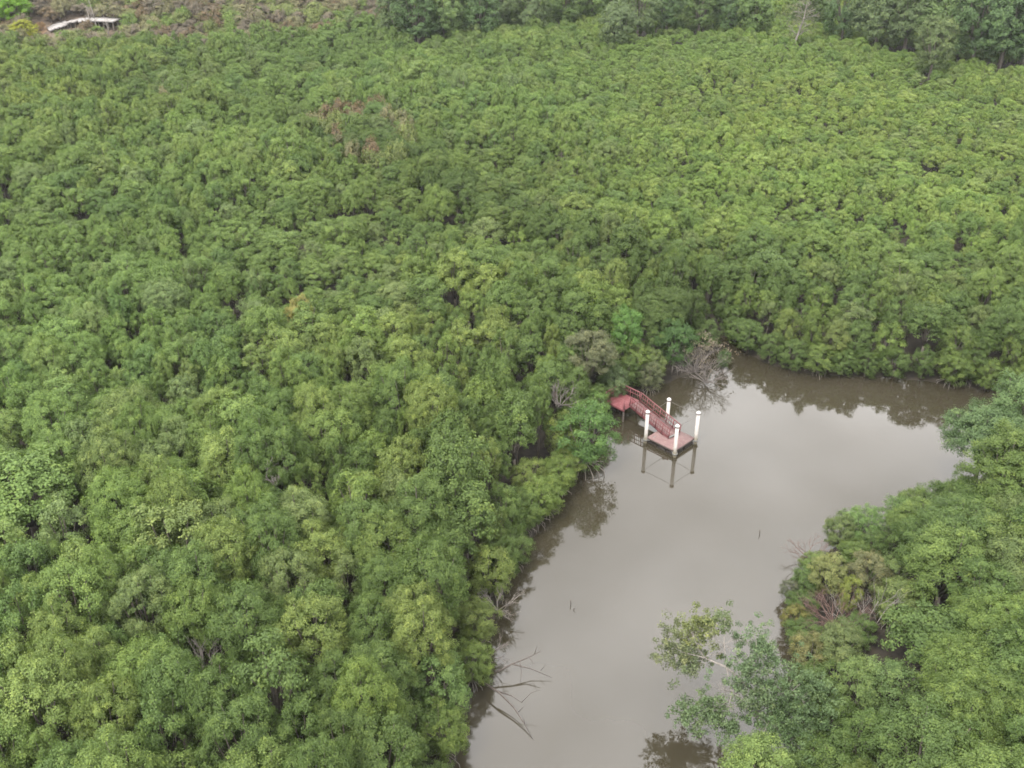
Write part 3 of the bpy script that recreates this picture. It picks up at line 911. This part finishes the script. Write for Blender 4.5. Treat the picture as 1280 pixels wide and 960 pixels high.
# bare trees in front of the footbridge
for px, py, h_, lab in ((117, 50, 6.2, "bare pale sapling in front of the middle of the footbridge"), (123, 50, 7.4, "tallest bare pale sapling in front of the footbridge"),
                        (137, 50, 4.6, "short bare sapling near the end of the footbridge")):
    q = on_ground(px, py); o = empty("bare_sapling", q); tag(o, lab, "tree", "bare saplings in front of the footbridge")
    mb = MB(); rr = random.Random(px)
    mb.tube([q - UP * .2, q + Vector((.1, 0, h_ * .5)), q + Vector((rr.uniform(-.4, .4), 0, h_))], [.10, .08, .03], 5)
    twig_bush(mb, rr, q + UP * h_ * .55, 3, h_ * .25, .035, .5, 1.1, 2)
    mb.build("trunk", M_PALE, o)

# golden tree in the canopy
for px, py, d_, h_, t_, lab in ((376, 392, 2.6, 5.6, (.19, .18, .06), "small golden-yellow tree alone in the green canopy"),):
    x, y = at(px, py, 4.2); q = Vector((x, y, hz(x, y))); clear(x, y, 1.0)
    place('low', q, d_, h_, t_, "yellow_tree", lab, "tree", None, 1.0, 2)

# grey leafless bush over the water by the inlet
def twig_thing(name, label, cat, q, n, ln, r0, mat, seed, spread=1.0, up=.8, depth=3, droop=0.0, part="branches", group=None):
    o = empty(name, q); tag(o, label, cat, group)
    mb = MB(); twig_bush(mb, random.Random(seed), Vector(q), n, ln, r0, spread, up, depth, droop)
    mb.build(part, mat, o)
    return o
x, y = at(868, 462, .5)
clear(x, y, 2.4); clear(x + 1.2, y - .6, 2.0)
g = twig_thing("dead_bush", "grey leafless bush leaning over the water beside the creek inlet", "bush", Vector((x, y, .3)), 20, 1.7, .034, M_TWIG, 5, 1.0, .9, 3)
x2, y2 = at(884, 470, 1.0)
mb = MB(); twig_bush(mb, random.Random(9), Vector((x2, y2, .3)), 16, 1.5, .03, 1.0, .8, 3); mb.build("branches", M_TWIG, g)
rng = np.random.default_rng(78)
Cc = np.array([x + .6, y, 2.2]) + rng.normal(size=(110, 3)) * (1.2, 1.0, .7)
V, F, var = leaf_cloud(rng, Cc, np.full(110, .3), 14, .12, .06)
c_ = link("dry_leaves", mesh_np("dry_leaves", V, F, [M_LEAF], var=var), g); c_['tint'] = [.15, .13, .105]
x, y = at(822, 420, 4); clear(x, y, 1.0)
# leafy shore trees round the landing
for px, py, z, d_, h_, t_, k_, lab in (
        (738, 440, 5, 4.6, 6.6, (.098, .108, .058), 'broad', "grey-green broad tree standing just behind the red landing"),
        (784, 410, 5, 3.0, 6.6, (.072, .14, .036), 'low', "bright green upright tree between the landing and the grey bush"),
        (812, 470, 1.5, 2.5, 2.7, (.085, .098, .05), 'shore', "low grey-green bush at the water between landing and grey bush"),
        (845, 418, 3.5, 4.0, 4.6, (.05, .095, .03), 'shore', "dark green bush just behind the grey leafless bush"),
        (905, 448, 1.2, 1.5, 1.9, (.06, .10, .035), 'shore', "small green bush at the inlet beside the grey leafless bush"),
        (948, 985, 3.5, 5.0, 5.6, (.108, .156, .046), 'broad', "bright green tree at the foot of the leaning tree"),
        (1282, 530, 5, 6.6, 8.6, (.082, .13, .05), 'broad', "tall dark green tree at the creek's narrow mouth, behind the big leaning grey-green one"),
        (548, 868, 2.5, 3.6, 4.8, (.088, .138, .044), 'shore', "dense green bush on the bank just inland of the long fallen branch"),
        (1232, 556, 4.5, 6.4, 7.6, (.075, .118, .05), 'broad', "big grey-green tree leaning over the creek beyond the headland notch"),
        (770, 476, 2.2, 2.6, 3.4, (.085, .12, .055), 'shore', "grey-green bush right behind the railing of the red landing"),
        (744, 505, 2.5, 2.6, 3.6, (.085, .145, .04), 'shore', "green bush pressing against the landing from the boardwalk side"),
        (732, 532, 4, 4.8, 5.6, (.068, .125, .036), 'shore', "leafy green tree on the bank in front of the red landing")):
    x, y = at(px, py, z); q = Vector((x, y, max(.1, hz(x, y)))); clear(x, y, d_ * .36)
    place(k_, q, d_, h_, t_, "mangrove_tree", lab, "tree", TREES_GROUP, rnd.random() * 6, int(px))

# bleached dead branches on the dock-side bank
x, y = at(622, 742, 2.0)
clear(x, y, 1.4)
twig_thing("dead_branches", "bleached white tangle of dead branches at the dock-side bank", "dead tree", Vector((x, y, .6)), 8, 1.25, .04, M_PALE, 21, 1.0, .75, 3)
x, y = at(612, 808, 1.4); clear(x, y, .9)
twig_thing("dead_branches", "grey drooping twigs just above the two fallen branches", "dead tree", Vector((x, y, .5)), 8, 1.0, .025, M_TWIG, 23, 1.0, .5, 3)
x, y = at(340, 584, 6.5)
twig_thing("dead_branches", "bare white twigs poking out of the canopy far from the water", "dead tree", Vector((x, y, 4.8)), 5, 1.3, .05, M_PALE, 24, .7, 1.3, 2)
for px, py, lab, sd_ in ((250, 820, "grey bare branches in a gap of the near canopy", 25), (700, 480, "bare grey twigs on the crown behind the leafy bank tree", 26)):
    x, y = at(px, py, 5.5); clear(x, y, 1.3)
    twig_thing("dead_branches", lab, "dead tree", Vector((x, y, 3.4)), 7, 1.5, .05, M_TWIG, sd_, .8, 1.0, 3)
# fallen branches lying in the water
def fallen(name, label, chains, mat):
    o = empty(name, chains[0][0][0]); tag(o, label, "branch", "fallen branches lying in the creek")
    mb = MB()
    for pts_, r0 in chains: mb.tube(pts_, [.72 * r0 * (1 - .75 * i / (len(pts_) - 1)) for i in range(len(pts_))], 6)
    mb.build("limb", mat, o)
    return o
fallen("fallen_branch", "dark forked branch reaching over the water, upper of the two",
       [([at3(612, 845, .5), at3(640, 830, .9), at3(658, 823, 1.05), at3(676, 814, 1.5)], .085), ([at3(640, 830, .9), at3(664, 836, .5), at3(690, 847, .15)], .06),
        ([at3(650, 828, .95), at3(652, 840, .45), at3(650, 856, .05)], .035), ([at3(668, 818, 1.2), at3(672, 806, 1.9)], .03), ([at3(676, 838, .4), at3(683, 830, .9)], .025),
        ([at3(662, 822, 1.1), at3(668, 832, .7)], .025)], M_WET)
fallen("fallen_branch", "long dark branch trailing down into the water, lower of the two",
       [([at3(600, 850, .6), at3(624, 866, .75), at3(642, 884, .55), at3(656, 905, .25), at3(668, 928, -.05)], .09), ([at3(622, 864, .7), at3(640, 870, .85), at3(652, 878, .9)], .06),
        ([at3(652, 878, .9), at3(664, 866, 1.3), at3(676, 862, 1.5)], .03), ([at3(648, 890, .45), at3(656, 882, .9)], .03), ([at3(656, 905, .25), at3(654, 893, .7)], .025)], M_WET)
# twigs that stick out of the water
for px, py, lab in ((713, 756, "tiny twig with two tips standing in mid creek below the dock"), (949, 668, "single short stub standing in the open water near the headland")):
    x, y = at(px, py)
    o = empty("water_twig", (x, y, 0)); tag(o, lab, "twig", "twigs standing in the creek")
    mb = MB(); mb.tube([(x, y, -.6), (x + .03, y, .2), (x - .02, y, .42)], [.03, .028, .015], 5)
    if px < 800: mb.tube([(x + .15, y - .5, -.6), (x + .2, y - .5, .12), (x + .3, y - .5, .22)], [.03, .025, .012], 5)
    mb.build("stem", M_WET, o)

# headland: reddish dead bush, yellowing shrubs, bare stems
x, y = at(1043, 778, 1.2)
clear(x, y, 1.5)
twig_thing("dead_bush", "reddish brown tangle of dead twigs on the headland", "bush", Vector((x, y, 1.0)), 28, 1.5, .024, M_REDTWIG, 31, 1.0, .55, 3)
x, y = at(1062, 762, 1.6)
twig_thing("dead_branches", "pale bare stems just beside the reddish twig tangle", "dead tree", Vector((x, y, .5)), 4, 1.7, .03, M_PALE, 32, .8, .9, 2)
x, y = at(1090, 772, 2.0); clear(x, y, .9)
twig_thing("dead_branches", "upright pale dead stem between reddish tangle and tall green trees", "dead tree", Vector((x, y, .6)), 3, 2.2, .035, M_PALE, 33, .35, 1.4, 2)
x, y = at(1012, 688, 1.0)
twig_thing("dead_branches", "thin brown twigs at the tip of the headland waterline", "dead tree", Vector((x, y, .3)), 9, 1.1, .025, M_REDTWIG, 34, 1.0, .7, 3)
for px, py, z, d_, h_, t_, lab in ((1038, 712, 2.4, 2.8, 3.2, (.138, .155, .058), "dull golden-green shrub above the reddish twig tangle"),
                                   (1086, 712, 2.6, 3.0, 3.5, (.115, .12, .06), "dull olive shrub between golden shrub and headland trees"),
                                   (1064, 738, 2.4, 1.6, 3.2, (.15, .18, .045), "small yellow-green shrub just behind the pale bare stems"),
                                   (994, 768, 1.4, 1.8, 2.0, (.125, .125, .04), "little yellowish shrub at the headland waterline below dead twigs"),
                                   (1012, 812, 1.7, 2.6, 2.5, (.130, .132, .055), "brownish olive shrub at the waterline facing the leaning tree"),
                                   (1006, 725, 1.3, 2.0, 2.2, (.07, .11, .035), "dark green shrub at the headland tip"),
                                   (1114, 722, 2.0, 3.2, 3.2, (.095, .135, .046), "leafy green shrub behind the pale upright dead stem"),
                                   (1122, 752, 2.2, 3.2, 3.4, (.110, .145, .050), "olive green shrub where the reddish twigs meet the tall trees"),
                                   (1078, 858, 2.6, 3.4, 4.0, (.100, .145, .048), "bushy green shrub between the brownish waterline shrub and the tall headland trees"),
                                   (1112, 866, 2.8, 3.4, 4.4, (.085, .130, .045), "dark bushy shrub under the tall headland trees beside the leaning tree"),
                                   (1050, 810, 2.0, 3.0, 2.9, (.10, .13, .05), "olive green shrub in front of the reddish twig tangle"),
                                   (1078, 660, 1.6, 3.4, 2.9, (.085, .14, .042), "wide green shrub on the headland's upper waterline, nearest the dock"),
                                   (1128, 652, 1.6, 3.4, 3.0, (.08, .13, .04), "dark wide shrub on the headland's upper waterline beside the notch"),
                                   (988, 738, .9, 1.5, 1.6, (.08, .09, .055), "grey-green shrub overhanging the water at the headland")):
    x, y = at(px, py, z); q = Vector((x, y, max(.05, hz(x, y)))); clear(x, y, d_ * .45)
    place('shore', q, d_, h_, t_, "shore_shrub", lab, "shrub", "shrubs on the headland", rnd.random() * 6, int(px))

# the tree that leans out over the water
base = Vector(at3(1012, 930, .3)); base.z = .2
lt = empty("leaning_tree", base); tag(lt, "sparse pale-limbed tree leaning out from the headland over the water", "tree")
mb = MB()
a1, a2, a3, a4 = Vector(at3(968, 886, 2.4)), Vector(at3(933, 856, 3.4)), Vector(at3(908, 834, 3.8)), Vector(at3(880, 822, 4.1))
mb.tube([base - UP * .5, Vector(at3(996, 912, 1.4)), a1, a2, a3, a4, Vector(at3(852, 815, 4.3))], [.15, .12, .095, .075, .06, .045, .02], 7)
limbs = [[a3, at3(905, 805, 4.6), at3(906, 772, 5.4)], [a2, at3(946, 820, 4.6), at3(945, 800, 5.2)], [a1, at3(985, 868, 3.6), at3(1000, 855, 4.0)],
         [a2, at3(905, 880, 3.0), at3(880, 893, 2.7)], [a1, at3(960, 905, 2.6), at3(950, 925, 2.4)], [a4, at3(868, 800, 4.8), at3(866, 788, 5.0)], [a3, at3(915, 865, 3.4), at3(908, 895, 2.9)]]
for l_ in limbs: mb.tube(l_, [.045, .032, .015], 5)
rr = random.Random(4)
for l_ in limbs + [[a4, a4, a4]]: twig_bush(mb, rr, Vector(l_[1]), 4, .8, .02, 1, .5, 2)
mb.build("trunk", M_PALE, lt)
groups = [((846, 806, 4.4), (.75, .8, .5), 46, (.100, .128, .056)), ((872, 790, 4.9), (.65, .55, .4), 38, (.118, .152, .050)), ((898, 778, 5.2), (.55, .4, .4), 18, (.088, .125, .052)),
          ((945, 812, 4.8), (.7, .75, .5), 50, (.080, .130, .056)), ((928, 838, 4.2), (.6, .5, .4), 26, (.080, .130, .056)), ((985, 862, 3.6), (1.05, .95, .6), 100, (.078, .130, .052)),
          ((968, 905, 2.6), (.95, .85, .5), 84, (.076, .130, .048)), ((880, 892, 2.8), (.8, .6, .4), 60, (.084, .135, .054)), ((908, 908, 2.5), (.6, .5, .3), 24, (.084, .135, .054)),
          ((1000, 900, 2.8), (.9, .8, .5), 70, (.070, .120, .045)), ((936, 868, 3.6), (.6, .5, .3), 26, (.084, .130, .056)), ((860, 825, 3.8), (.6, .5, .4), 24, (.092, .13, .056))]
rng = np.random.default_rng(90)
for c_, sg, n_, t_ in groups:
    Cc = np.array(at3(*c_)) + rng.normal(size=(n_, 3)) * sg * np.array((.95, .95, .8))
    V, F, var = leaf_cloud(rng, np.concatenate([Cc, Cc + rng.normal(size=Cc.shape) * .3]), rng.uniform(.16, .36, 2 * n_), 38, .13, .065)
    k = link("foliage", mesh_np("foliage", V, F, [M_LEAF], var=var), lt); k['tint'] = [t_[0] * 1.06, t_[1] * .96, t_[2] * 1.12]
clear(base.x - .5, base.y, 1.6)

# ------------------------------------------------------------------ the forest: the largest in view one by one, the rest as one mass
ok = ~DROP
GZT = ground_z(X, Y)
f_ = Y * math.cos(PITCH) - (GZT + 4 - CAM_H) * math.sin(PITCH)
upv = Y * math.sin(PITCH) + (GZT + SC[:, 2] * 4.0 - CAM_H) * math.cos(PITCH)
PXX, PYY = 640 + FPX * X / f_, 480 - FPX * upv / f_
DIA = np.array([SC[i, 0] * 2 * PROTO[KIND[i]][PR[i] % len(PROTO[KIND[i]])]['R'] for i in range(NT)])
area = DIA / f_ * FPX
inview = ok & (PXX > -5) & (PXX < 1285) & (PYY > 0) & (PYY < 965) & (KIND != 'scrub')
order = np.argsort(-np.where(inview, area, -1))
single = order[:262]

def words_for(i):
    sz = 'large' if DIA[i] > 4.9 else 'small' if DIA[i] < 3.1 else 'medium'
    lk = {'mid': 'green', 'yellow': 'yellow-green', 'dark': 'dark green', 'grey': 'grey-green', 'lime': 'light green', 'olive': 'olive', 'rust': 'rusty', 'gold': 'golden'}[LOOK[i]]
    fm = {'low': 'rounded mangrove', 'broad': 'many-headed mangrove', 'shore': 'bushy mangrove'}[KIND[i]]
    if RIGHT[i]: bank = 'headland'
    elif Y[i] > 76 and X[i] > 14: bank = 'far bank'
    else: bank = 'dock-side bank'
    row = int(D[i] / 3.0)
    if D[i] < 2.4: where = f"waterline of the {bank}"
    elif row < 12: where = f"{['first', 'second', 'third', 'fourth', 'fifth', 'sixth', 'seventh', 'eighth', 'ninth', 'tenth', 'eleventh', 'twelfth'][row]} row, {bank}"
    else: where = f"deep in forest, {bank}"
    return f"{sz} {lk} {fm}, {where}"
ORD = ['', 'second', 'third', 'fourth', 'fifth', 'sixth', 'seventh', 'eighth', 'ninth', 'tenth', 'eleventh', 'twelfth', 'thirteenth', 'fourteenth']
base_lab = {}
for i in single: base_lab.setdefault(words_for(i), []).append(i)
final = {}
for lab, ids in base_lab.items():
    ids.sort(key=lambda i: (X[i] - DOCK.x) ** 2 + (Y[i] - DOCK.y) ** 2)
    for k, i in enumerate(ids):
        final[i] = lab if len(ids) == 1 else lab + (", first from the dock" if k == 0 else f", {ORD[min(k, 13)]} from the dock")
for i in single:
    q = Vector((X[i], Y[i], GZT[i] - .02))
    ps = PROTO[KIND[i]]; p = ps[PR[i] % len(ps)]
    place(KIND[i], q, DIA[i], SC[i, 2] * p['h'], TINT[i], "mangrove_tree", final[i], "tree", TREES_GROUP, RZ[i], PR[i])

rest = ok.copy(); rest[single] = False
ri = np.nonzero(rest)[0]
kinds = sorted(PROTO)
offs, k0 = {}, 0
pc = bpy.data.collections.new("tree_kinds")
for kd in kinds:
    offs[kd] = k0
    for j, p in enumerate(PROTO[kd]):
        bm = []
        cv = np.empty(len(p['crown'].vertices) * 3, np.float32); p['crown'].vertices.foreach_get('co', cv)
        tv = np.empty(len(p['trunk'].vertices) * 3, np.float32); p['trunk'].vertices.foreach_get('co', tv)
        cf = np.empty(len(p['crown'].loops), np.int32); p['crown'].loops.foreach_get('vertex_index', cf)
        tf = np.empty(len(p['trunk'].loops), np.int32); p['trunk'].loops.foreach_get('vertex_index', tf)
        nc = len(p['crown'].vertices)
        vv = np.empty(nc, np.float32); p['crown'].attributes['var'].data.foreach_get('value', vv)
        F = np.concatenate([cf.reshape(-1, 4), tf.reshape(-1, 4) + nc])
        mi = np.concatenate([np.zeros(len(cf) // 4), np.ones(len(tf) // 4)])
        me = mesh_np(f"tree_kind_{k0:02d}", np.concatenate([cv.reshape(-1, 3), tv.reshape(-1, 3)]), F, [M_LEAF, p['trunk'].materials[0]],
                     var=np.concatenate([vv, np.full(len(tv) // 3, .5)]), mi=mi)
        o = bpy.data.objects.new(f"tree_kind_{k0:02d}", me); pc.objects.link(o)
        k0 += 1
def forest(name, ids):
    me = bpy.data.meshes.new(name)
    me.vertices.add(len(ids))
    me.vertices.foreach_set('co', np.stack([X[ids], Y[ids], GZT[ids] - .02], -1).astype(np.float32).ravel())
    def attr(nm, ty, key, v):
        a = me.attributes.new(nm, ty, 'POINT'); a.data.foreach_set(key, np.ascontiguousarray(v).ravel())
    attr('kind_index', 'INT', 'value', np.array([offs[KIND[i]] + PR[i] % len(PROTO[KIND[i]]) for i in ids], np.int32))
    attr('turn', 'FLOAT_VECTOR', 'vector', np.stack([np.zeros(len(ids)), np.zeros(len(ids)), RZ[ids]], -1).astype(np.float32))
    attr('size', 'FLOAT_VECTOR', 'vector', SC[ids].astype(np.float32))
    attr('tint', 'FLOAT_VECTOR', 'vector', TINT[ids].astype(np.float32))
    me.update()
    o = link(name, me)
    tree = bpy.data.node_groups.new(name, 'GeometryNodeTree')
    tree.interface.new_socket(name="Geometry", in_out='INPUT', socket_type='NodeSocketGeometry')
    tree.interface.new_socket(name="Geometry", in_out='OUTPUT', socket_type='NodeSocketGeometry')
    gi, go_ = N(tree, 'NodeGroupInput'), N(tree, 'NodeGroupOutput')
    ip = N(tree, 'GeometryNodeInstanceOnPoints'); ip.inputs['Pick Instance'].default_value = True
    ci = N(tree, 'GeometryNodeCollectionInfo'); ci.inputs['Collection'].default_value = pc
    ci.inputs['Separate Children'].default_value = True; ci.inputs['Reset Children'].default_value = True
    def na(nm, ty):
        n_ = N(tree, 'GeometryNodeInputNamedAttribute', data_type=ty); n_.inputs['Name'].default_value = nm
        return next(s for s in n_.outputs if s.enabled and s.name == 'Attribute')
    er = N(tree, 'FunctionNodeEulerToRotation')
    l = tree.links.new
    l(gi.outputs[0], ip.inputs['Points']); l(ci.outputs[0], ip.inputs['Instance'])
    l(na('kind_index', 'INT'), ip.inputs['Instance Index'])
    l(na('turn', 'FLOAT_VECTOR'), er.inputs[0]); l(er.outputs[0], ip.inputs['Rotation'])
    l(na('size', 'FLOAT_VECTOR'), ip.inputs['Scale'])
    l(ip.outputs[0], go_.inputs[0])
    m = o.modifiers.new("grow", 'NODES'); m.node_group = tree
    return o
isc = KIND[ri] == 'scrub'
fo = forest("mangrove_forest", ri[~isc])
tag(fo, "unbroken green mangrove canopy spreading to the edge of the hills", "forest", None, 'stuff')
if isc.any():
    sc_ = forest("dry_scrub", ri[isc]); tag(sc_, "grey-brown dry scrub on the hillside and in half-dead patches of canopy", "scrub", None, 'stuff')
hb = MB(); hb.box((0, 1350, 29.5), (5200, 4500, 64))
hm, ht, hout = material("thin_haze")
pv = N(ht, 'ShaderNodeVolumePrincipled'); pv.inputs['Density'].default_value = HAZE; pv.inputs['Color'].default_value = (.86, .90, .94, 1); pv.inputs['Density Attribute'].default_value = ""
ht.links.new(pv.outputs[0], hout.inputs['Volume'])
tag(hb.build("haze", hm), "thin pale haze lying over the whole mangrove swamp", None, None, 'stuff')
print("TREES", NT, "singles", len(single), "mass", len(ri), "kinds", {k: int((KIND == k).sum()) for k in kinds})
